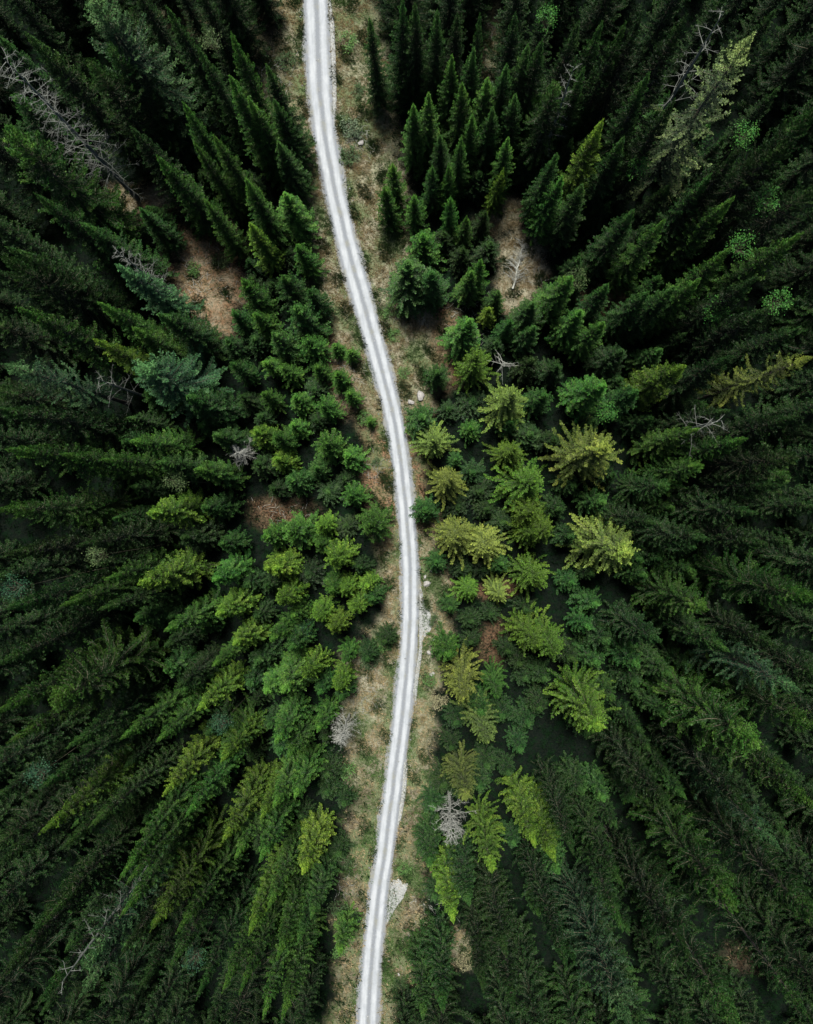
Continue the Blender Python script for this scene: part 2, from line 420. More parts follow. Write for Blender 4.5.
def branch_layout(seed, h, R, style):
    """list of (z, azimuth, length, pitch)"""
    r = np.random.default_rng(seed); out = []
    dens = dict(n=.92, m=.8, w=.74, s=.5, low=.3)[style]
    base = dict(n=.09, m=.11, w=.13, s=.24, low=.2)[style] * h
    z = h - 0.35; az0 = r.uniform(0, 6.28)
    azbias = r.uniform(0, 6.28)
    while z > base:
        u = (h - z) / (h - base)
        prof = (u ** .72) * (1 - .18 * u) * 1.12 if style != 'm' else (u ** .55) * (1 - .22 * u) * 1.15
        k = max(4, int(round(5 + 3.0 * u if style in 'nm' else 6 + 3.5 * u)))
        az0 += r.uniform(.3, 1.2)
        for i in range(k):
            az = az0 + i * 6.283 / k + r.normal(0, .18)
            lenv = r.normal(1, .2 if style == 'n' else .25) * (1 + .12 * math.cos(az - azbias))
            Lb = max(.28 + .25 * u, R * prof * lenv)
            if style == 's' and r.random() < .35 * u: continue
            pitch = math.radians(48 - 62 * min(1, u * 1.9) + r.normal(0, 6)) if style != 'w' else math.radians(38 - 52 * min(1, u * 2.2) + r.normal(0, 8))
            out.append((z + r.normal(0, .07), az, Lb, pitch))
        step = (.22 + .30 * min(1, u * 2)) / dens * (h / 20) ** .35
        z -= step * r.uniform(.75, 1.25)
    return out, r

def branch_matrix(z, az, Lb, pitch, tpl, r):
    s = Lb / tpl['L']
    return (Matrix.Translation((0, 0, z)) @ Matrix.Rotation(az, 4, 'Z') @ Matrix.Rotation(-pitch, 4, 'Y') @ Matrix.Rotation(r.normal(0, .15), 4, 'X')
            @ Matrix.Diagonal((s, s * (.5 + .5 / s if s > 0 else 1), s * (.5 + .5 / s), 1)))

def trunk_mesh(h, rad, seed, sides=8, mat=None):
    r = np.random.default_rng(seed); k = 9
    t = np.linspace(0, 1, k); path = np.stack([.06 * np.sin(t * 4 + seed) * t * (1 - t) * 4, .06 * np.cos(t * 3 + seed) * t * (1 - t) * 4, t * h * .985 - .25], 1)
    rr_ = rad * (1 - t) ** .85 + .012; rr_[0] *= 1.35
    V, Q = tube(path, rr_, sides)
    return mesh_np('trunk', V, Q, [mat or M_BARK], None, None, True)

def leader_mesh(seed):
    """the year's top leader with its ring of short side shoots, base at z=0, about 0.8 m tall"""
    r = np.random.default_rng(seed); parts = []
    V, Q = tube([(0, 0, -.25), (0, 0, .3), (0, 0, .8)], [.03, .02, .006], 4); parts.append((V, Q, np.full(len(V), .5), .5, 1))
    nn = 70; z = r.uniform(-.1, .85, nn); a = r.uniform(0, 6.28, nn)
    d = np.stack([np.cos(a), np.sin(a), r.uniform(.5, 1.3, nn)], 1)
    parts.append((*kites(np.stack([0 * z, 0 * z, z], 1), d, unit(r.normal(0, 1, (nn, 3))), r.uniform(.09, .2, nn), r.uniform(.02, .035, nn), .6, 1.0, 0), .6, 0))
    Vj, Qj, Aj, Rj, Mj = join(parts)
    return mesh_np('leader_shoot', Vj, Qj, [M_NEEDLE, M_TWIG], Mj, {'litshoot': Aj, 'var': Rj})
LEADERS = [leader_mesh(s) for s in range(4)]

class Variant: pass
def make_variant(seed, h, R, style, hero=False, n_hero=64, templates=None):
    v = Variant(); v.h, v.R, v.style = h, R, style
    lay, r = branch_layout(seed, h, R, style)
    v.trunk = trunk_mesh(h, .0085 * h + .04, seed)
    v.leader = LEADERS[seed % 4]
    Vs, Qs, As, Rs, Ms, off = [], [], [], [], [], 0
    v.branches = []
    for i, (z, az, Lb, pitch) in enumerate(lay):
        t = pick_tpl(r, Lb, style) if templates is None else templates[r.integers(0, len(templates))]
        Mx = branch_matrix(z, az, Lb, pitch, t, r)
        if hero and i < n_hero:
            v.branches.append((t['mesh'], Mx)); continue
        Ma = np.array(Mx); Vt = t['V'] @ Ma[:3, :3].T + Ma[:3, 3]
        u = (h - z) / h
        Vs.append(Vt); Qs.append(t['Q'] + off); off += len(Vt)
        As.append(np.maximum(t['A'], .9 * np.clip((.2 - u) / .1, 0, 1))); Rs.append(np.clip(t['R'] + r.normal(0, .22), 0, 1)); Ms.append(t['M'])  # crown top also painted lighter: overhead light plus yellow new growth
    v.raw = tuple(np.concatenate(a) for a in (Vs, Qs, As, Rs, Ms))
    Vj, Qj, Aj, Rj, Mj = v.raw
    if templates is None:
        v.crown = mesh_np('crown', Vj, Qj, [M_NEEDLE, M_TWIG], Mj, {'litshoot': Aj, 'var': Rj})
    return v

VAR = {
    'y': [make_variant(s, 10, 1.9, 'n') for s in (1, 2, 3, 4)],                     # young spruces
    'n': [make_variant(s, 20, 2.15, 'n') for s in (11, 12, 13, 14, 15)],             # slender spruces
    'm': [make_variant(s, 23, 3.5, 'm') for s in (21, 22, 23)],                      # bushy broad spruces
    'w': [make_variant(s, 20, 3.5, 'w') for s in (31, 32, 33)],                      # open branched spruces
    's': [make_variant(s, 26, 3.4, 's') for s in (41, 42)],                      # thin half bare ones
    'H': [make_variant(s, 14, 3.0, 'w', True, 90) for s in (51, 52, 53)],        # open crowns with single branches
    'B': [make_variant(s, 10, 2.0, 'n', True, 66) for s in (61, 62)],            # young ones with single branches
}

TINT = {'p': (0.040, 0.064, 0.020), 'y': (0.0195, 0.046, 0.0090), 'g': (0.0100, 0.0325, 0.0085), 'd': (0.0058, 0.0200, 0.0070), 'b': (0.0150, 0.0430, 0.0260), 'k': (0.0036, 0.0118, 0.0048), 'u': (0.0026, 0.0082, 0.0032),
        'o': (0.025, 0.040, 0.015), 'l': (0.052, 0.076, 0.044)}   # inner needles; fresh, lit tips painted far lighter; the darkest tints imitate shade
TWORD = {'p': 'pale yellow-green', 'y': 'bright yellow-green', 'g': 'mid green', 'd': 'dark green', 'b': 'blue-green', 'k': 'very dark green', 'u': 'low shaded dark green', 'o': 'olive green', 'l': 'grey-green'}

TREES = []   # dicts for labels: root, tip px, adjectives
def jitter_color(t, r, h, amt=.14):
    c = np.array(TINT[t]) * math.exp(r.gauss(0, amt)); c[0] *= math.exp(r.gauss(0, .07)); return (*(c * min(1.35, max(.5, 1.52 - .036 * h))), 1)   # taller trees tinted darker, painting shade into the outer stands

def put_tree(x, y, h, R, tint, style, name='spruce_tree'):
    v = rnd.choice(VAR[style])
    root = link(name, None); root.empty_display_size = .5
    z = float(gz(x, y))
    sxy = R / v.R; sz = h / v.h
    root.location = (x, y, z - .05); root.scale = (sxy * rnd.uniform(.9, 1.12), sxy * rnd.uniform(.9, 1.12), sz)
    root.rotation_euler = (rnd.gauss(0, .018), rnd.gauss(0, .018), rnd.uniform(0, 6.28))
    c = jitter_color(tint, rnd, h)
    link('trunk', v.trunk, root)
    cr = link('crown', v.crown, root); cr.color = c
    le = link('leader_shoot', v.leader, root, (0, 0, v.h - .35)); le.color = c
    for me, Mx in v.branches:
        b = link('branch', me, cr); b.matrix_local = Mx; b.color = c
    return root, z

def tree_at_tip(px, py, h, R, tint, style, name='spruce_tree'):
    z = 0
    for _ in range(4):
        x, y = px2ground(px, py, z + h); z = float(gz(x, y))
    d, hw = road_dist(x, y)
    lim = float(hw) + .5 + .45 * R
    if abs(d) < lim: x += (lim - abs(d)) * (1 if d > 0 else -1)
    root, z = put_tree(x, y, h, R, tint, style, name)
    TREES.append(dict(root=root, x=x, y=y, h=h, R=R, tint=tint, style=style, px=px, py=py, z=z))
    return root

REG = {'A': (0, 0, .332), 'T': (270, 0, .332), 'U': (540, 0, .336), 'D': (0, 250, .332), 'E': (270, 250, .332), 'F': (540, 250, .336),
       'G': (0, 500, .332), 'C': (270, 500, .332), 'I': (540, 500, .336), 'J': (0, 760, .332), 'K': (270, 760, .332), 'O': (540, 760, .336)}
# tops read off the photograph: x y height radius tint style
TOPS = {
'A': [(290,5,27,4.2,'b','m'),(545,310,22,2.0,'g','n'),(465,460,22,2.3,'g','n'),(590,435,20,1.9,'g','n'),(650,415,20,2.1,'g','n'),(690,110,23,2.2,'g','n'),(695,235,22,2.4,'g','n'),
      (745,555,18,2.2,'g','n'),(750,675,15,1.9,'y','n'),(610,615,17,1.8,'g','n'),(600,130,22,2.0,'d','n'),(10,400,27,4.4,'g','m'),(250,180,25,3.2,'d','m'),(120,110,27,3.0,'d','n'),
      (260,650,21,2.6,'d','n'),(100,600,25,2.6,'d','n'),(30,740,26,2.6,'d','n'),(400,380,21,2.4,'k','n'),(760,300,19,2.3,'g','n'),(520,20,23,2.2,'d','n'),(330,160,24,2.8,'d','m'),(420,640,12,1.9,'d','n')],
'T': [(380,10,20,2.0,'d','n'),(300,60,17,2.0,'d','n'),(440,0,21,2.2,'d','n'),(500,40,20,2.1,'d','n'),(430,310,15,2.1,'g','n'),(480,290,16,2.1,'g','n'),(585,255,17,2.2,'g','n'),(660,240,17,2.5,'g','n'),
      (610,360,15,1.9,'g','n'),(575,410,15,1.6,'g','n'),(545,600,11,1.5,'g','y'),(545,505,12,1.5,'g','y'),(375,495,11,1.9,'g','y'),(435,590,10,1.7,'g','y'),(350,570,11,1.9,'g','y'),(460,700,10,2.6,'g','y'),
      (715,410,15,1.9,'g','n'),(695,510,12,1.4,'y','y'),(590,660,9,1.6,'g','y'),(745,280,17,2.2,'d','n'),(810,280,13,2.2,'g','n'),(555,170,17,1.8,'g','n'),(490,510,11,1.7,'d','y'),(610,150,18,2.0,'d','n'),
      (715,190,19,2.4,'d','n'),(640,50,20,1.6,'d','n'),(780,130,20,2.4,'d','n'),(50,590,13,2.4,'g','n'),(20,420,15,2.2,'d','n'),(5,210,19,2.3,'d','n'),(10,300,17,2.0,'d','n'),(90,740,10,1.9,'g','y'),
      (560,20,20,2.2,'k','n'),(750,40,21,2.2,'k','n'),(790,420,10,1.8,'d','y'),(670,330,16,2.2,'d','n'),(520,400,14,2.0,'d','n')],
'U': [(175,380,21,2.2,'y','n'),(560,600,24,2.5,'g','n'),(520,545,23,2.4,'d','n'),(640,95,32,4.6,'l','s'),(240,70,25,2.4,'d','n'),(170,90,24,2.3,'d','n'),(410,50,28,3.0,'k','n'),(300,70,26,2.5,'k','n'),
      (340,240,25,2.5,'d','n'),(250,400,20,2.2,'d','n'),(60,240,21,3.0,'d','m'),(130,190,22,2.2,'d','n'),(40,440,18,2.0,'d','n'),(400,300,26,2.4,'k','n'),(790,690,26,2.5,'g','n'),(813,300,31,3.2,'d','m'),
      (700,420,28,3.0,'k','m'),(290,620,20,2.3,'d','n'),(390,640,22,2.2,'g','n'),(60,530,17,2.2,'g','n'),(130,560,17,2.2,'d','n'),(610,470,27,2.6,'k','n'),(10,90,22,2.4,'d','n'),(90,60,23,2.4,'k','n')],
'D': [(300,160,23,2.1,'g','n'),(70,210,27,2.6,'g','n'),(380,240,20,2.2,'g','n'),(285,290,22,2.0,'y','n'),(425,350,22,4.0,'b','m'),(390,555,20,2.2,'g','n'),(180,640,24,2.1,'g','n'),(330,620,22,1.9,'g','n'),
      (590,670,16,2.1,'g','n'),(0,600,28,2.4,'g','n'),(20,470,28,2.6,'d','n'),(5,340,28,3.0,'b','s'),(10,40,28,3.0,'d','m'),(770,545,9,1.8,'y','y'),(770,185,11,2.0,'g','y'),(730,100,13,2.4,'g','y'),
      (470,170,20,2.4,'d','n'),(340,30,22,2.6,'b','n'),(700,190,10,1.9,'d','y'),(800,330,8,1.6,'g','y'),(700,340,11,1.6,'d','y'),(790,430,9,1.6,'g','y'),(560,440,17,2.6,'d','n'),(640,560,14,2.0,'d','n'),(480,640,18,2.0,'d','n')],
'E': [(115,265,9,2.2,'g','B'),(50,350,8,1.8,'g','B'),(75,450,8,1.7,'g','y'),(165,460,9,1.9,'g','B'),(240,430,7,1.4,'g','y'),(200,370,8,1.6,'g','y'),(140,350,8,1.5,'g','y'),(70,530,7,1.5,'g','y'),
      (15,560,10,1.9,'g','B'),(160,585,11,2.5,'g','B'),(240,625,8,1.9,'g','y'),(245,740,9,2.0,'g','B'),(25,630,9,1.7,'y','y'),(200,285,5,1.2,'g','y'),(240,300,5,1.1,'g','y'),(20,250,11,2.3,'d','y'),(75,170,12,2.6,'d','y'),
      (605,60,12,1.9,'g','n'),(660,178,6,1.2,'y','y'),(585,218,13,2.4,'g','n'),(622,322,13,3.0,'y','H'),(740,432,14,3.0,'p','H'),(450,500,8,2.5,'d','y'),(495,562,11,2.6,'p','H'),(605,535,6,1.5,'g','y'),
      (732,602,11,2.3,'y','H'),(535,692,13,2.7,'p','H'),(795,702,14,3.3,'y','H'),(725,210,9,1.5,'d','y'),(690,125,8,1.5,'d','y'),(500,360,8,1.9,'d','y'),(795,160,13,2.2,'d','n'),(640,30,12,1.6,'g','y'),(300,510,4,.9,'g','y'),
      (60,690,10,2.0,'d','y'),(130,660,8,1.6,'d','y'),(560,630,5,1.2,'d','y'),(790,220,12,2.0,'d','n'),(420,40,13,3.2,'d','n'),(490,60,13,2.6,'d','n'),(730,520,8,1.7,'d','y'),(40,80,12,2.4,'d','y'),(120,120,10,1.9,'d','y')],
'F': [(205,592,20,4.2,'p','w'),(440,345,21,2.4,'y','n'),(800,325,26,2.8,'p','s'),(470,550,20,2.0,'g','n'),(600,590,23,2.3,'g','n'),(485,660,20,2.4,'g','w'),(380,700,18,2.4,'d','w'),(185,385,17,2.4,'g','n'),
      (185,222,16,2.0,'g','n'),(85,80,16,2.4,'g','n'),(555,18,24,2.6,'g','n'),(490,85,21,2.2,'g','n'),(125,178,14,2.2,'g','n'),(400,110,20,2.4,'d','n'),(330,130,18,2.2,'d','n'),(760,610,27,2.8,'k','m'),
      (770,500,27,2.6,'k','n'),(700,180,26,2.6,'k','n'),(640,110,25,2.4,'k','n'),(220,100,17,2.2,'d','n'),(300,410,17,2.2,'d','n'),(20,430,11,2.0,'d','y'),(590,330,23,2.2,'k','n'),(690,690,25,2.5,'k','n'),(560,480,21,2.2,'k','n')],
'G': [(440,40,19,2.4,'y','n'),(5,20,28,3.0,'g','w'),(410,245,20,2.7,'y','n'),(635,235,15,1.9,'g','n'),(300,235,22,2.0,'g','n'),(175,310,24,2.0,'g','n'),(0,330,28,2.4,'d','n'),(515,385,18,1.9,'g','n'),(655,350,15,1.9,'y','n'),
      (695,445,14,1.9,'y','n'),(645,495,15,1.5,'g','n'),(600,620,17,2.1,'y','n'),(790,590,12,1.9,'g','n'),(145,600,26,3.9,'g','m'),(0,620,29,2.3,'g','n'),(55,720,27,2.1,'g','n'),(205,750,24,2.4,'d','n'),(375,725,21,1.9,'g','n'),
      (460,740,20,1.9,'g','n'),(670,770,16,2.6,'g','w'),(800,205,11,1.8,'y','y'),(0,460,28,2.4,'d','n'),(10,170,28,2.6,'k','n'),(330,330,22,1.9,'d','n'),(800,110,11,1.8,'g','y'),(520,560,18,2.0,'k','n'),(250,120,24,2.2,'k','n')],
'C': [(62,92,11,2.6,'g','B'),(152,75,9,1.8,'y','B'),(150,132,8,1.6,'g','B'),(303,62,12,2.6,'g','B'),(195,182,12,2.2,'y','B'),(8,205,12,1.9,'y','y'),(20,305,13,2.0,'y','B'),(65,352,9,1.5,'g','y'),(175,275,10,1.6,'g','y'),
      (222,268,9,1.6,'y','B'),(290,258,8,1.5,'y','y'),(250,328,9,1.7,'y','B'),(138,350,10,1.7,'y','B'),(185,388,11,1.8,'y','B'),(225,480,9,1.6,'g','B'),(105,548,14,1.9,'y','B'),(30,570,15,2.6,'g','n'),(203,566,10,1.7,'y','B'),
      (12,720,16,2.4,'g','n'),(48,772,15,1.9,'g','n'),(150,585,10,1.5,'d','y'),(215,600,9,1.5,'d','y'),(150,690,11,1.7,'g','y'),(5,410,13,1.7,'g','y'),(345,430,7,1.6,'k','y'),(60,440,12,1.9,'d','y'),(290,480,7,1.5,'k','y'),
      (565,112,13,2.9,'p','H'),(658,132,13,2.7,'p','H'),(603,275,8,1.9,'y','H'),(690,288,8,1.9,'p','H'),(803,242,13,2.8,'y','H'),(588,590,17,2.9,'p','H'),(690,585,12,2.0,'g','H'),(650,722,15,2.6,'o','H'),(805,440,14,2.6,'y','H'),
      (470,30,9,2.0,'d','y'),(535,480,12,2.2,'g','y'),(800,25,14,2.6,'y','H'),(795,105,13,2.0,'y','H'),(640,640,10,1.8,'d','y'),(500,190,7,1.7,'d','y'),(545,330,7,1.5,'d','y'),(700,200,8,1.6,'d','y'),(310,300,8,1.5,'d','y')],
'I': [(262,155,19,3.7,'p','w'),(25,95,14,2.4,'y','H'),(495,325,21,2.9,'g','w'),(805,300,27,3.2,'g','m'),(52,452,14,2.8,'y','H'),(190,678,19,3.6,'y','w'),(660,755,27,4.0,'g','m'),(813,690,28,3.2,'g','w'),(560,440,22,2.4,'d','n'),
      (790,590,28,3.2,'b','s'),(690,120,26,2.6,'k','n'),(640,20,24,2.4,'k','n'),(350,60,20,2.2,'k','n'),(350,420,19,2.4,'k','n'),(730,440,26,2.6,'k','n'),(480,120,22,2.2,'k','n')],
'J': [(490,105,20,1.9,'y','n'),(560,165,20,1.9,'g','n'),(665,20,18,1.8,'y','n'),(682,230,19,2.1,'y','n'),(775,180,17,1.7,'y','n'),(125,235,26,2.1,'y','n'),(110,120,26,2.4,'d','n'),(345,330,25,2.0,'g','n'),(390,385,25,2.0,'g','n'),
      (380,475,25,1.9,'g','n'),(450,515,25,2.7,'y','w'),(760,530,20,1.8,'y','n'),(680,695,23,1.8,'g','n'),(745,702,22,1.8,'g','n'),(560,540,23,2.0,'g','n'),(600,710,24,2.0,'d','n'),(140,470,28,2.1,'d','n'),(70,520,29,2.1,'d','n'),
      (120,700,30,2.4,'d','n'),(710,290,19,1.8,'g','n'),(780,300,18,1.9,'g','n'),(240,600,27,3.0,'b','m'),(10,660,31,2.6,'k','n'),(430,690,26,2.4,'k','n'),(200,290,26,2.2,'d','n'),(20,330,29,2.6,'k','n'),(250,730,28,2.4,'b','s'),
      (300,215,24,2.0,'d','n'),(780,770,21,2.0,'g','n'),(520,620,24,2.2,'d','n'),(400,560,26,2.2,'k','n')],
'K': [(75,112,15,1.9,'g','n'),(5,150,17,1.9,'g','n'),(95,345,15,2.3,'y','n'),(10,430,19,2.0,'g','n'),(40,765,20,2.0,'g','n'),(10,600,20,1.8,'g','n'),(545,480,16,2.4,'y','n'),(665,345,18,2.8,'y','w'),(800,255,19,2.2,'y','n'),
      (455,765,15,2.2,'d','n'),(210,590,9,1.6,'g','y'),(480,330,12,2.2,'d','n'),(590,430,15,2.2,'k','n'),(520,760,18,2.4,'d','n'),(700,600,21,2.4,'k','n'),(90,560,17,1.8,'d','n'),(130,470,14,1.8,'d','n'),(590,120,15,2.4,'o','w'),(740,740,23,2.4,'k','n'),(640,700,21,2.2,'k','n')],
'O': [(560,445,28,3.5,'g','m'),(40,298,20,2.2,'y','n'),(235,775,28,4.0,'b','w'),(555,765,30,3.6,'d','m'),(240,390,24,2.0,'d','n'),(270,490,25,2.0,'d','n'),(805,135,29,3.0,'g','n'),(800,490,31,3.4,'d','m'),(790,770,33,3.2,'d','s'),
      (710,260,29,2.4,'b','s'),(390,160,25,2.6,'k','n'),(640,150,28,2.6,'k','n'),(60,600,25,2.2,'k','n'),(420,620,28,2.4,'k','n'),(120,250,22,2.0,'k','n')],
}
for rg, lst in TOPS.items():
    ox, oy, s = REG[rg]
    for (zx, zy, h, R, t, st_) in lst:
        young = h < 11.5
        tree_at_tip(ox + zx * s, oy + zy * s, h, R, t, st_, 'young_spruce' if young else 'broad_spruce' if R > 2.6 else 'slender_spruce')

# understory spruces that fill the gaps between the tops read off the photograph
bx_ = np.array([t['x'] for t in TREES]); by_ = np.array([t['y'] for t in TREES]); br_ = np.array([t['R'] for t in TREES])
fill = []; mass = []
tries = 0
while tries < 26000 and len(fill) < 380:
    tries += 1
    x, y = rnd.uniform(-57, 54), rnd.uniform(-70, 66)
    d, hw = road_dist(x, y); d = float(d)
    if abs(d) < (6.0 if y > -38 else 4.0): continue
    s_, r_, g_, v_ = cover(np.array([x]), np.array([y]))
    if max(s_[0], r_[0]) > .25: continue
    s_, r_, g_, v_ = cover(np.array([x, x]), np.array([y - 3.5, y - 7]))
    if max(s_.max(), r_.max()) > .6: continue
    R = rnd.uniform(1.4, 2.2)
    if np.min(np.hypot(bx_ - x, by_ - y) - .52 * br_) < .52 * R + .2 + (1.7 if max(abs(x) - 36, abs(y) - 46) > 0 else .25): continue
    near = float(sstep(8, 35, abs(d)))
    h = (5 + 7.5 * near) * rnd.uniform(.7, 1.15)
    z = float(gz(x, y)); px = NX + x * FPX / (CAM_H - z - h); py = NY - y * FPX / (CAM_H - z - h)
    gpx = NX + x * FPX / (CAM_H - z); gpy = NY - y * FPX / (CAM_H - z)
    if not (-14 < gpx < 827 and -14 < gpy < 1038): continue
    edge = min(gpx, 813 - gpx, gpy, 1024 - gpy)
    if edge < 110:          # tall stand whose tops reach past the picture's edge
        h = rnd.uniform(15, 25); R = rnd.uniform(2.0, 2.9)
    bx_ = np.append(bx_, x); by_ = np.append(by_, y); br_ = np.append(br_, R); fill.append((x, y))
    if edge < 110 and R <= 2.6 and rnd.random() < .9:
        mass.append((x, y, z, h)); continue
    if x > 8 and y < -28 and rnd.random() < .35: continue
    young = h < 11.5
    nm = 'young_spruce' if young else 'broad_spruce' if R > 2.6 else 'slender_spruce'
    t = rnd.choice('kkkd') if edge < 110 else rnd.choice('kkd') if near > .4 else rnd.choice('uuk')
    root, z = put_tree(x, y, h, R, t, 'y' if young else 'm' if R > 2.6 else 'n', nm)
    TREES.append(dict(root=root, x=x, y=y, h=h, R=R, tint=t, style='m' if R > 2.6 else 'n', px=px, py=py, z=z))

# the wood goes on at and outside the picture's edge: one mass, instanced by geometry nodes
ringpts = []
tries = 0
while tries < 9000 and len(ringpts) < 330:
    tries += 1
    x, y = rnd.uniform(-95, 92), rnd.uniform(-108, 104)
    z = float(gz(x, y)); px = NX + x * FPX / (CAM_H - z); py = NY - y * FPX / (CAM_H - z)
    if -14 < px < 827 and -14 < py < 1038: continue
    d, hw = road_dist(x, y)
    if abs(d) < 7: continue
    if any((x - a) ** 2 + (y - b) ** 2 < 14 for a, b, _, _ in ringpts): continue
    ringpts.append((x, y, z, rnd.uniform(18, 27)))
pts = mass + ringpts
srcs = []
for i, v in enumerate(VAR['n'][:3]):
    Vj, Qj, Aj, Rj, Mj = v.raw
    Vt, Qt = tube([(0, 0, -.3), (0, 0, v.h * .98)], [.21, .02], 6)
    me = mesh_np('forest_spruce', np.concatenate([Vj, Vt]), np.concatenate([Qj, Qt + len(Vj)]), [M_NEEDLE, M_TWIG], np.concatenate([Mj, np.ones(len(Qt), int)]),
                 {'litshoot': np.concatenate([Aj, np.zeros(len(Vt))]), 'var': np.concatenate([Rj, np.full(len(Vt), .5)])})
    so = bpy.data.objects.new('forest_spruce', me); so.color = (*TINT['kkd'[i]], 1); srcs.append(so)
pm = bpy.data.meshes.new('spruce_forest'); pm.from_pydata([(x, y, z - .1) for x, y, z, h in pts], [], [])
for an, vals in (('sc', [h / 20 for *_, h in pts]), ('rz', [rnd.uniform(0, 6.28) for _ in pts])):
    pm.attributes.new(an, 'FLOAT', 'POINT').data.foreach_set('value', np.array(vals, np.float32))
pm.attributes.new('vi', 'INT', 'POINT').data.foreach_set('value', np.array([rnd.randrange(3) for _ in pts], np.int32))
wood = link('spruce_forest', pm); wood.color = (*TINT['k'], 1)
ng = bpy.data.node_groups.new('spread_spruces', 'GeometryNodeTree')
ng.interface.new_socket('Geometry', in_out='INPUT', socket_type='NodeSocketGeometry'); ng.interface.new_socket('Geometry', in_out='OUTPUT', socket_type='NodeSocketGeometry')
gi, go = ng.nodes.new('NodeGroupInput'), ng.nodes.new('NodeGroupOutput')
iop = ng.nodes.new('GeometryNodeInstanceOnPoints'); iop.inputs['Pick Instance'].default_value = True
jg = ng.nodes.new('GeometryNodeJoinGeometry')
for so in srcs:
    on = ng.nodes.new('GeometryNodeObjectInfo'); on.inputs['Object'].default_value = so; on.inputs['As Instance'].default_value = True
    ng.links.new(on.outputs['Geometry'], jg.inputs[0])
def named(an, dt):
    x = ng.nodes.new('GeometryNodeInputNamedAttribute'); x.data_type = dt; x.inputs['Name'].default_value = an
    return [q for q in x.outputs if q.enabled][0]
ng.links.new(gi.outputs[0], iop.inputs['Points']); ng.links.new(jg.outputs[0], iop.inputs['Instance'])
ng.links.new(named('vi', 'INT'), iop.inputs['Instance Index'])
cx = ng.nodes.new('ShaderNodeCombineXYZ'); ng.links.new(named('rz', 'FLOAT'), cx.inputs[2]); ng.links.new(cx.outputs[0], iop.inputs['Rotation'])
ng.links.new(named('sc', 'FLOAT'), iop.inputs['Scale']); ng.links.new(iop.outputs[0], go.inputs[0])
wood.modifiers.new('spread', 'NODES').node_group = ng
tag(wood, 'dense dark spruce forest running on past the photo edges', 'forest', kind='stuff')

# ------------------------------------------------------------------ bare and dead trees
def dead_tree(px, py, h, spread, label, name='dead_tree', n_br=14, mat=M_DEAD, lean=(0, 0), rise=.25, z0=.35, seed=0, twigs=5):
    r = np.random.default_rng(seed + 500)
    z = 0
    for _ in range(4):
        x, y = px2ground(px, py, z + h); z = float(gz(x, y))
    root = link(name, None, None, (x, y, z - .05)); root.rotation_euler = (lean[0], lean[1], r.uniform(0, 6.28) if lean == (0, 0) else 0)
    tag(root, label, 'dead tree', 'bare dead trees')
    V, Q = tube([(0, 0, -.3), (.05, .04, h * .4), (0, .06, h * .8), (.03, 0, h)], [.05 + .009 * h, .04 + .006 * h, .03 + .003 * h, .02], 7)
    link('trunk', mesh_np('trunk', V, Q, [mat], None, None, True), root)
    for i in range(n_br):
        f = z0 + (1 - z0) * (i + r.uniform(0, .8)) / n_br
        a = i * 2.4 + r.normal(0, .3); Lb = spread * (1.15 - .75 * (f - z0) / (1 - z0)) * r.uniform(.7, 1.15)
        dv = np.array([math.cos(a), math.sin(a), rise + r.normal(0, .15)])
        bend = r.normal(0, .18, 3); bend[2] -= .1
        p0 = np.array([0, 0, f * h]); path = [p0 + dv * Lb * t + bend * Lb * t * t for t in (0, .3, .6, 1)]
        parts = []; V, Q = tube(path, np.array([.045, .034, .022, .010]) * (.55 + .14 * spread), 4); parts.append((V, Q, np.zeros(len(V)), .5, 0))
        for k in range(twigs):
            t = r.uniform(.25, .98); q = p0 + dv * Lb * t + bend * Lb * t * t
            td = dv * .6 + np.array([-dv[1], dv[0], 0]) * r.choice([-1, 1]) * r.uniform(.5, 1) + r.normal(0, .2, 3)
            tl = Lb * r.uniform(.14, .34) * (1.2 - t * .6)
            V, Q = tube([q, q + td * tl * .5, q + td * tl + r.normal(0, .05, 3)], [.018, .013, .006], 3); parts.append((V, Q, np.zeros(len(V)), .5, 0))
        Vj, Qj, *_ = join(parts)
        link('branch', mesh_np('branch', Vj, Qj, [mat], None, None, True), root)
    return root

dead_tree(504, 361, 8, 2.6, 'star-shaped bare grey dead tree right of the road', n_br=11, rise=.05, z0=.6, seed=1, twigs=3)
dead_tree(340, 741, 11, 1.9, 'pale grey bare tree close to the left side of the lower road', n_br=60, mat=M_DEAD, rise=.55, seed=3, twigs=14)
dead_tree(452, 838, 14, 2.3, 'grey bare tree close to the right side of the lower road', n_br=56, rise=.6, seed=4, twigs=13)
dead_tree(3, 58, 30, 3.4, 'tall silvery dead tree at the upper left photo edge', n_br=80, mat=M_DEADBROWN, rise=.1, z0=.25, seed=5, twigs=13)
dead_tree(95, 378, 17, 2.6, 'small bare grey tree behind the broad blue-green spruce on the left', n_br=16, mat=M_DEADBROWN, rise=.3, seed=6)
dead_tree(236, 452, 9, 1.8, 'white bare twiggy tree beside young spruces left of the road', n_br=44, rise=.5, z0=.4, seed=7, twigs=12)
dead_tree(722, 420, 22, 2.6, 'brownish bare tree in the dark stand at right', n_br=22, mat=M_DEADBROWN, rise=.3, z0=.5, seed=8)
dead_tree(575, 65, 24, 1.8, 'thin white dead tree in the upper stand right of the road', n_br=30, mat=M_DEADBROWN, rise=.4, z0=.35, seed=9, twigs=9)
dead_tree(725, 10, 30, 3.0, 'grey leafless tree behind the half-bare olive spruce', n_br=22, mat=M_DEADBROWN, rise=.4, z0=.5, seed=10)
dead_tree(60, 985, 30, 2.6, 'grey bare tree in the lower left corner', n_br=26, mat=M_DEADBROWN, rise=.4, z0=.4, seed=12)
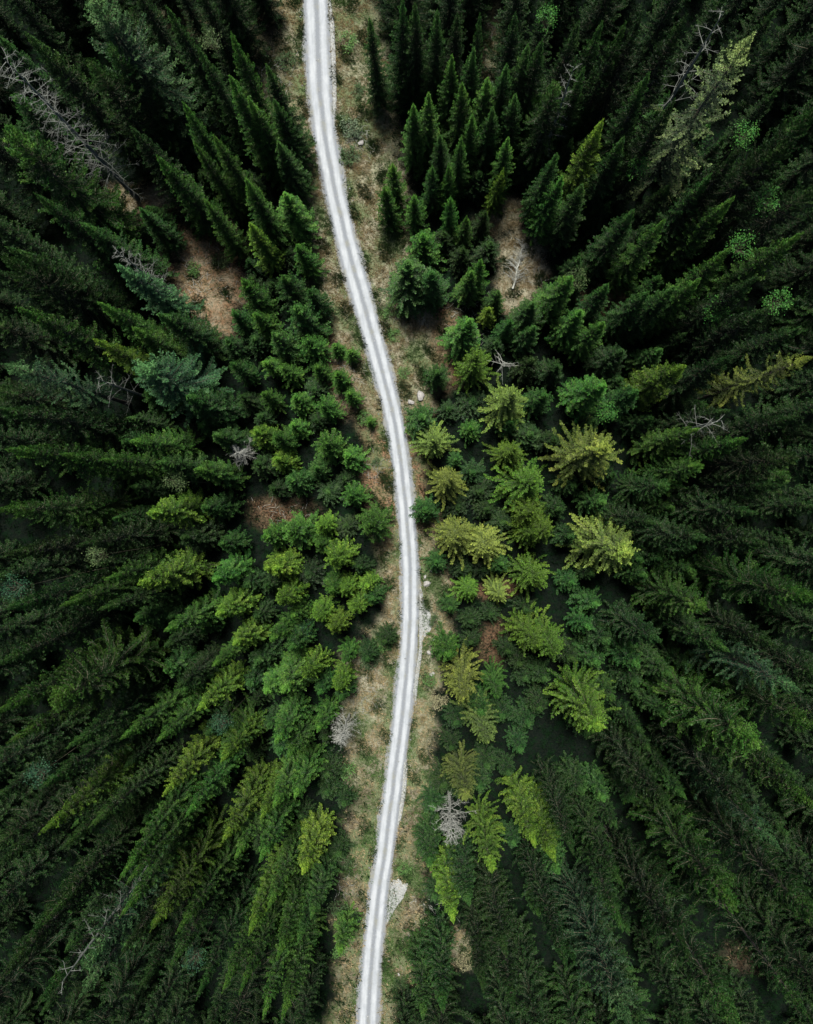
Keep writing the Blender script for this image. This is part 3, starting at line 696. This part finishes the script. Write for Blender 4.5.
dead_tree(116, 250, 22, 2.2, 'grey bare tree above the red-brown clearing at upper left', n_br=36, mat=M_DEADBROWN, rise=.4, z0=.4, seed=13, twigs=9)

# a fallen dead tree lying in the clearing right of the upper road
fx, fy = px2ground(511, 292); 
r = np.random.default_rng(77)
root = link('fallen_tree', None, None, (fx, fy, float(gz(fx, fy)) + .55)); root.rotation_euler = (math.radians(-84), 0, math.radians(-12))
tag(root, 'grey fallen dead tree lying in the tan clearing', 'dead tree')
V, Q = tube([(0, 0, -.2), (.14, .02, 1.2), (.02, .05, 2.5), (.2, .04, 3.8), (.12, 0, 5.0), (.3, 0, 6.0)], [.13, .11, .09, .06, .04, .015], 7)
link('trunk', mesh_np('trunk', V, Q, [M_DEAD], None, None, True), root)
for i in range(80):
    f = .4 + 5.4 * i / 80; a = r.uniform(0, 6.28); Lb = 2.3 * (1 - .11 * f) * r.uniform(.6, 1.1)
    dv = np.array([math.cos(a), .35 * math.sin(a), .5]); p0 = np.array([0, 0, f])
    parts = []; V, Q = tube([p0, p0 + dv * Lb * .5, p0 + dv * Lb + r.normal(0, .1, 3)], [.032, .022, .009], 4); parts.append((V, Q, np.zeros(len(V)), .5, 0))
    for k in range(5):
        t = r.uniform(.3, 1); td = dv * .6 + r.normal(0, .5, 3); q = p0 + dv * Lb * t
        V, Q = tube([q, q + td * .25, q + td * .45], [.018, .012, .006], 3); parts.append((V, Q, np.zeros(len(V)), .5, 0))
    Vj, Qj, *_ = join(parts); link('branch', mesh_np('branch', Vj, Qj, [M_DEAD], None, None, True), root)

# ------------------------------------------------------------------ leafy saplings and shrubs
def leaf_crown(seed, R, H, n, leaf, zc):
    r = np.random.default_rng(seed)
    nc = max(5, n // 22); cc = unit(r.normal(0, 1, (nc, 3))) * r.uniform(.35, 1, (nc, 1)) ** .6 * np.array([R, R, H / 2]); cc[:, 2] += zc
    k = r.integers(0, nc, n); p = cc[k] + r.normal(0, R * .17, (n, 3))
    d = unit(r.normal(0, 1, (n, 3)) + unit(p - np.array([0, 0, zc])) * .8); up = unit(np.array([0, 0, 1.0]) + r.normal(0, .6, (n, 3)))
    ll = r.uniform(.7, 1.3, n) * leaf
    V, Q, A = kites(p, d, up, ll, ll * .36, .2, .9, -.2)
    stems = []
    for c in cc[: nc]:
        a, b = tube([(0, 0, zc - H * .5), c * .5 + np.array([0, 0, (zc - H * .5) * .5]), c], [.03, .02, .008], 3); stems.append((a, b, np.zeros(len(a)), .5, 1))
    Vj, Qj, Aj, Rj, Mj = join([(V, Q, A, .5, 0)] + stems)
    Rj = np.clip(.5 + r.normal(0, .25, len(Vj) // 4 + 1).repeat(4)[:len(Vj)], 0, 1)
    return mesh_np('crown', Vj, Qj, [M_LEAF, M_TWIG], Mj, {'litshoot': Aj, 'var': Rj})
SAP = [leaf_crown(s, 1.3, 2.8, 620, .13, 3.6) for s in (1, 2, 3)]
SHR = [leaf_crown(s, 1.0, 1.2, 620, .13, .62) for s in (4, 5, 6, 7)]
SAPT = [trunk_mesh(4.6, .06, s + 40, 6, M_TWIG) for s in range(2)]

def sapling(px, py, h, col, label):
    z = 0
    for _ in range(4):
        x, y = px2ground(px, py, z + h); z = float(gz(x, y))
    i = rnd.randrange(3)
    o = link('leafy_sapling', None, None, (x, y, z - .05)); o.rotation_euler[2] = rnd.uniform(0, 6)
    t = link('trunk', SAPT[i % 2], o); t.scale = (.8, .8, (h - 1.0) / 4.6)
    c = link('crown', SAP[i], o, (0, 0, h - 5.0)); c.color = (*col, 1)
    tag(o, label, 'sapling', 'leafy saplings among the spruces')
BR = (0.030, 0.105, 0.022); PALE = (0.042, 0.070, 0.030); TEAL = (0.015, 0.046, 0.026)
sapling(786, 297, 21, BR, 'bright green leafy crown in the dark stand at the right edge')
sapling(722, 306, 18, BR, 'bright green leafy sprig below the long dark spruce at right')
sapling(642, 160, 17, BR, 'leafy green sapling at the foot of the half-bare olive spruce')
sapling(752, 126, 22, BR, 'small bright sapling right of the half-bare olive spruce')
sapling(775, 192, 22, BR, 'tiny bright green sapling in the upper right darkness')
sapling(549, 8, 18, BR, 'bright green leafy crown at the top photo edge right of the road')
sapling(92, 557, 19, PALE, 'pale leafy sapling between slender spruces on the left')
sapling(170, 480, 15, PALE, 'pale speckled sapling between dark spruces left of the young stand')
sapling(5, 590, 25, TEAL, 'teal leafy sapling at the left photo edge')
sapling(30, 780, 24, TEAL, 'teal leafy sapling at the lower left photo edge')
sapling(190, 968, 20, TEAL, 'pale teal sapling among the lower left spruces')
sapling(218, 728, 14, TEAL, 'frosty teal sapling beside the open green spruce at lower left')
sapling(302, 632, 6, TEAL, 'little teal sapling inside the young stand left of the road')
sapling(208, 33, 17, PALE, 'pale leafy sapling at the upper left clearing')
sapling(580, 275, 10, PALE, 'pale leafy sapling right of the tan clearing')
sapling(748, 240, 21, BR, 'bright leafy sapling above the long dark spruce at right')
sapling(490, 125, 12, BR, 'leafy sapling in the upper stand right of the road')
sapling(612, 410, 13, BR, 'bright leafy sapling above the widest pale spruce')

def shrub(px, py, R, H, col, label, group='low shrubs beside the road'):
    x, y = px2ground(px, py, .5); z = float(gz(x, y)); i = rnd.randrange(4)
    d, hw = road_dist(x, y)
    o = link('low_shrub', None, None, (x, y, z - .03)); o.scale = (R, R, H); o.rotation_euler[2] = rnd.uniform(0, 6)
    c = link('crown', SHR[i], o); c.color = (*col, 1)
    V, Q = tube([(0, 0, -.2), (.03, .02, .2), (0, 0, .6)], [.06, .05, .02], 5); link('stem', STEM, o)
    tag(o, label, 'shrub', group)
V, Q = tube([(0, 0, -.2), (.03, .02, .2), (0, 0, .6)], [.06, .05, .02], 5); STEM = mesh_np('stem', V, Q, [M_TWIG])
DG = (0.035, 0.065, 0.03); GG = (0.05, 0.11, 0.035); GY = (0.14, 0.14, 0.09)
for a in [
    (352, 128, 1.5, 1.1, (.06, .09, .06), 'grey-green shrub left of the twig pile beside the upper road'), (350, 155, 1.4, 1.0, DG, 'dark green shrub below the twig pile beside the upper road'),
    (347, 40, 1.3, .8, GG, 'green shrub beside the uppermost gravel shoulder'), (390, 80, 1.5, 1.2, DG, 'dark shrub at the foot of the uppermost dark spruces'),
    (357, 90, 1.0, .7, DG, 'small dark shrub in the upper dry grass'), (285, 60, 1.3, 1.0, DG, 'dark shrub left of the uppermost road'),
    (292, 110, 1.2, .9, GY, 'grey shrub left of the upper road'), (388, 310, 1.0, .8, GG, 'narrow green shrub by the road bend'), (395, 335, .9, .7, GG, 'lower green shrub by the road bend'),
    (404, 372, .8, .6, GG, 'green shrub right above the broad dark bushy spruce'), (365, 418, 1.0, 1.0, GG, 'round green shrub in red litter left of the road'), (375, 462, .7, .6, DG, 'tiny dark shrub in the red litter left of the road'),
    (385, 646, 1.1, .9, GG, 'green shrub on the left edge opposite the gravel spill'), (370, 660, 1.3, 1.0, DG, 'dark shrub left of the green roadside shrub'),
    (338, 905, 1.2, 1.6, DG, 'dark upright shrub left of the lower road'), (354, 919, .8, .8, (.02, .03, .03), 'black-green little shrub touching the dry strip left of the lower road'), (338, 950, 1.0, 1.0, GG, 'bright green shrub left of the lower road'),
    (345, 862, 1.0, 1.0, DG, 'dark round shrub in the dry grass left of the lower road'), (345, 770, 1.3, 1.0, GG, 'green bush below the pale bare tree'), (432, 815, 1.0, .8, GG, 'green shrub above the lower gravel triangle'),
    (405, 870, .9, .6, GG, 'small green shrub at the top of the lower gravel triangle'), (425, 925, 1.5, 1.1, GY, 'grey dry shrub right of the lower road'), (440, 990, 1.4, 1.0, GG, 'green shrub right of the bottom end of the road'), (400, 985, .9, .6, DG, 'small dark shrub against the bottom right roadside'),
    (443, 605, .9, .7, DG, 'dark shrub below the tan bare soil'), (436, 622, 1.0, .9, DG, 'dark shrub right of the gravel spill'), (430, 680, .9, .7, GG, 'green shrub below the gravel spill'), (438, 700, 1.2, .9, GY, 'dry grey shrub below the gravel spill'),
    (475, 235, 1.1, .9, DG, 'dark shrub left of the tan clearing'), (540, 300, 1.1, 1.0, GG, 'green shrub right of the fallen tree'), (190, 320, 1.3, 1.0, DG, 'dark shrub in the red-brown clearing at left'), (198, 272, 1.0, .9, GG, 'green shrub at the head of the red-brown clearing'),
    (225, 262, 1.2, 1.0, PALE, 'pale shrub at the head of the red-brown clearing'), (465, 960, 1.2, 1.0, GY, 'straw-coloured shrub in the dark lower right stand'), (325, 320, 1.2, .9, DG, 'dark shrub left of the road bend'), (318, 300, 1.3, 1.0, GY, 'grey twiggy shrub left of the road bend')]:
    shrub(*a)

# ------------------------------------------------------------------ rocks by the road
def rock_mesh(seed):
    import bmesh
    bm = bmesh.new(); bmesh.ops.create_icosphere(bm, subdivisions=2, radius=1); r = random.Random(seed)
    dirs = [(Vector((r.gauss(0, 1), r.gauss(0, 1), r.gauss(0, 1))).normalized(), r.uniform(.55, .85)) for _ in range(9)]
    for v in bm.verts:
        for d, k in dirs:
            e = v.co.dot(d) - k
            if e > 0: v.co -= d * e
        v.co *= r.uniform(.96, 1.04)
    me = bpy.data.meshes.new('rock'); bm.to_mesh(me); bm.free(); me.materials.append(M_ROCK); return me
ROCKS = [rock_mesh(s) for s in range(4)]
for i, (px, py, s, lab) in enumerate([(427, 584, .62, 'largest pale boulder at the right roadside above the gravel spill'), (425, 577, .34, 'small stone just above the largest roadside boulder'),
    (431, 571, .26, 'small stone up and right of the largest roadside boulder'), (432, 674, .42, 'white stone right of the tail of the gravel spill'), (429, 653, .38, 'stone under the open pale spruce at the gravel spill'),
    (436, 640, .5, 'flat grey stone at the lower tip of the gravel spill'), (420, 396, .8, 'grey boulder above the broad dark bushy spruce by the road'), (411, 402, .5, 'grey stone at the road edge above the dark bushy spruce'),
    (355, 921, .3, 'tiny white stone on the black-green shrub left of the lower road'), (399, 974, .25, 'tiny white stone at the bottom right roadside'), (361, 143, .5, 'pale stone in the twig pile beside the upper road')]):
    x, y = px2ground(px, py); o = link('roadside_rock', ROCKS[i % 4], None, (x, y, float(gz(x, y)) + s * .18))
    o.scale = (s, s * .8, s * .6); o.rotation_euler[2] = i * 1.3
    tag(o, lab, 'rock', 'rocks beside the road')

# ------------------------------------------------------------------ grass and twigs (uncountable)
def grass(name, n, col, accept, size, label, seed, droop=.5):
    r = np.random.default_rng(seed); P = []
    while len(P) < n:
        m = 40000; x = r.uniform(-56, 54, m); y = r.uniform(-72, 68, m)
        s, re_, g, v = cover(x, y); d, hw = road_dist(x, y)
        ok = (np.abs(d) > hw - .10) & (r.random(m) < accept(s, re_, g, v, x, y))
        P += list(zip(x[ok], y[ok]))
    P = np.array(P[:n]); z = gz(P[:, 0], P[:, 1])
    Vs, Qs, As, Rs = [], [], [], []; off = 0
    for k in range(7):
        a = r.uniform(0, 6.28, n); L = r.uniform(.6, 1.3, n) * size
        b = np.stack([P[:, 0] + r.normal(0, .09, n), P[:, 1] + r.normal(0, .09, n), z - .04], 1)
        d = np.stack([np.cos(a), np.sin(a), r.uniform(.35, 1.2, n)], 1)
        V, Q, A = kites(b, d, np.stack([np.cos(a + 1.5), np.sin(a + 1.5), r.uniform(.2, .8, n)], 1), L, L * .085, .2, 1.0, .0)
        Vs.append(V); Qs.append(Q + off); As.append(A); Rs.append(np.repeat(np.clip(r.normal(.5, .25, n), 0, 1), 4)); off += len(V)
    o = link(name, mesh_np(name, np.concatenate(Vs), np.concatenate(Qs), [M_LEAF], None, {'litshoot': np.concatenate(As), 'var': np.concatenate(Rs)}))
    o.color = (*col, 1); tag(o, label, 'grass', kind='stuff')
patchy = lambda x, y: np.clip(.5 + .9 * np.sin(x * .8 + 1.3 * np.sin(y * .5)) * np.sin(y * .7 + x * .2), 0, 1)
grass('dry_grass', 11000, (0.24, 0.205, 0.13), lambda s, re_, g, v, x, y: s * patchy(x, y), .42, 'straw-coloured dry grass along the roadsides and clearings', 5)
grass('green_grass', 9000, (0.045, 0.09, 0.03), lambda s, re_, g, v, x, y: g * (1 - patchy(x, y)) ** 2, .42, 'short green grass along the road edges', 6)
grass('roadside_herbs', 8000, (0.022, 0.042, 0.018), lambda s, re_, g, v, x, y: np.clip(s + re_, 0, 1) * np.clip(2.6 * np.sin(x * 1.15 + 1.7 * np.sin(y * .33)) * np.sin(y * .92 + .5 * x + 2) - .9, 0, 1), .5, 'dark green herb clumps in the dry roadside grass', 8)
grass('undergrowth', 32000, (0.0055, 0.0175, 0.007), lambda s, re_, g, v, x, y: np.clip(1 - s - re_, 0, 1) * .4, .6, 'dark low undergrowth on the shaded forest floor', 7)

# loose stones along the road margins and on the spills
r = np.random.default_rng(21); ns2 = 4000
yr = r.uniform(-72, 70, ns2); hwv = np.interp(yr, gy[::-1], ghw[::-1]); cxv = np.interp(yr, gy[::-1], gx[::-1])
sd = r.choice([-1.0, 1.0], ns2); off_ = np.where(r.random(ns2) < .2, r.normal(0, .10, ns2) - hwv * .98, np.abs(r.normal(0, .42, ns2)) - .25)
xr = cxv + sd * (hwv + off_)
sz = r.uniform(.025, .085, ns2) * np.where(r.random(ns2) < .06, 1.8, 1)
zr = np.where(off_ < -.02, .04, gz(xr, yr) - .01)
octv = np.array([(1, 0, 0), (0, 1, 0), (-1, 0, 0), (0, -1, 0), (0, 0, .7), (0, 0, -.7)], float)
octf = np.array([(0, 1, 4), (1, 2, 4), (2, 3, 4), (3, 0, 4), (1, 0, 5), (2, 1, 5), (3, 2, 5), (0, 3, 5)])
Vs = octv[None] * sz[:, None, None] * r.uniform(.7, 1.3, (ns2, 6, 1)) + np.stack([xr, yr, zr], 1)[:, None]
Fs = (octf[None] + 6 * np.arange(ns2)[:, None, None]).reshape(-1, 3)
M_STONE = plain_material('loose_stone', (0.08, 0.085, 0.09), (0.24, 0.25, 0.26), 5, .9)
tag(link('loose_gravel', mesh_np('loose_gravel', Vs.reshape(-1, 3), Fs, [M_STONE])), 'loose grey stones scattered along the road margins', 'gravel', kind='stuff')

r = np.random.default_rng(9); parts = []
cent = [(357, 140, 2.2, 90), (400, 300, 3, 60), (520, 270, 3, 70), (205, 285, 4, 90), (345, 370, 3, 60), (375, 470, 2.5, 40), (470, 320, 3, 60), (365, 700, 3, 50), (335, 880, 3, 60), (430, 910, 3, 60), (495, 35, 2, 40), (285, 515, 3, 40), (275, 80, 3, 60)]
for cx, cy, sp, cnt in cent:
    x0, y0 = px2ground(cx, cy)
    for _ in range(cnt):
        x, y = x0 + r.normal(0, sp * .55), y0 + r.normal(0, sp * .55); d, hw = road_dist(x, y)
        if abs(d) < hw + .5: continue
        a = r.uniform(0, 6.28); L = r.uniform(.3, 1.4); z = float(gz(x, y)) + .07
        V, Q = tube([(x, y, z), (x + .5 * L * math.cos(a), y + .5 * L * math.sin(a), z + .1), (x + L * math.cos(a + .2), y + L * math.sin(a + .2), z + .04)], [.03, .022, .01], 3)
        parts.append((V, Q, np.zeros(len(V)), .5, 0))
Vj, Qj, *_ = join(parts)
tag(link('fallen_twigs', mesh_np('fallen_twigs', Vj, Qj, [M_DEAD])), 'scattered pale fallen twigs in the clearings', 'twigs', kind='stuff')

# ------------------------------------------------------------------ labels for the spruces: look, then which one from a landmark
LAND = [(504, 361, 'the star-shaped dead tree'), (515, 270, 'the fallen tree'), (340, 741, 'the pale bare roadside tree'), (452, 830, 'the grey bare roadside tree'),
        (0, 0, "the photo's upper left corner"), (813, 0, "the photo's upper right corner"), (0, 1024, "the photo's lower left corner"), (813, 1024, "the photo's lower right corner"),
        (315, 0, 'the top end of the road'), (365, 1024, 'the bottom end of the road'), (205, 285, 'the red-brown clearing'), (426, 620, 'the gravel spill'), (410, 560, 'the road middle'),
        (0, 512, "the left edge's middle"), (813, 512, "the right edge's middle"), (755, 32, 'the half-bare olive spruce'), (609, 449, 'the widest pale spruce'),
        (143, 366, 'the broad blue-green spruce'), (236, 452, 'the white twiggy tree'), (396, 898, 'the gravel triangle'), (357, 140, 'the roadside twig pile'), (722, 420, 'the brownish bare tree'),
        (786, 297, 'the bright leafy crown'), (365, 418, 'the round shrub in red litter'), (320, 632, 'the little teal sapling'),
        (203, 0, "the top edge's left quarter"), (610, 0, "the top edge's right quarter"), (203, 1024, "the bottom edge's left quarter"), (610, 1024, "the bottom edge's right quarter"),
        (0, 256, "the left edge's upper quarter"), (0, 768, "the left edge's lower quarter"), (813, 256, "the right edge's upper quarter"), (813, 768, "the right edge's lower quarter")]
ORD = ['nearest', 'second', 'third', 'fourth', 'fifth', 'sixth', 'seventh', 'eighth', 'ninth', 'tenth', 'eleventh', 'twelfth', 'thirteenth', 'fourteenth', 'fifteenth', 'sixteenth', 'seventeenth', 'eighteenth', 'nineteenth', 'twentieth', 'twenty-first', 'twenty-second', 'twenty-third', 'twenty-fourth']
DIRS = ['right of', 'up and right of', 'straight above', 'up and left of', 'left of', 'down and left of', 'straight below', 'down and right of']
SPECIAL = {'U3': 'tall half-bare olive spruce with long bare side branches at upper right', 'F0': 'widest pale yellow-green spruce with a flat open crown right of the road',
           'D4': 'broad blue-green spruce with frosted branch tips left of the road', 'C32': 'long pale open-fingered spruce down and right of the gravel spill',
           'I6': 'long broad green spruce, largest in the lower right stand', 'G13': 'broadest mid green spruce in the left middle stand', 'F2': 'pale straw-green thin spruce with visible trunk at the right edge'}
k = 0; special = {}
for rg, lst in TOPS.items():
    for j in range(len(lst)):
        if f'{rg}{j}' in SPECIAL: special[k] = SPECIAL[f'{rg}{j}']
        k += 1
buck = {}; GRP = {'young': 'young spruces', 'slender': 'tall slender spruces', 'broad': 'broad old spruces'}
for i, t in enumerate(TREES):
    if i in special: continue
    px, py = min(max(t['px'], 0), 812), min(max(t['py'], 0), 1023)
    j = min(range(len(LAND)), key=lambda q: math.hypot(px - LAND[q][0], py - LAND[q][1]))
    dx, dy = px - LAND[j][0], LAND[j][1] - py
    oc = int(round(math.atan2(dy, dx) / (math.pi / 4))) % 8
    buck.setdefault((j, oc), []).append((math.hypot(dx, dy), i))
for (j, oc), lst in buck.items():
    for k, (_, i) in enumerate(sorted(lst)):
        t = TREES[i]
        size = 'small' if t['h'] < 9.5 else 'slender' if t['R'] <= 2.6 else 'broad'
        which = ORD[k] if k else 'nearest'
        tag(t['root'], f"{size} {TWORD[t['tint']]} spruce, {which} {DIRS[oc]} {LAND[j][2]}", 'tree', GRP[t['root'].name.split('_')[0]])
for i, s in special.items():
    tag(TREES[i]['root'], s, 'tree', GRP[TREES[i]['root'].name.split('_')[0]])
print('TREES', len(TREES), 'fill', len(fill), 'ring', len(ringpts), 'objs', len(bpy.data.objects))
print('TRIS', sum(len(m.loops) - 2 * len(m.polygons) for m in bpy.data.meshes))
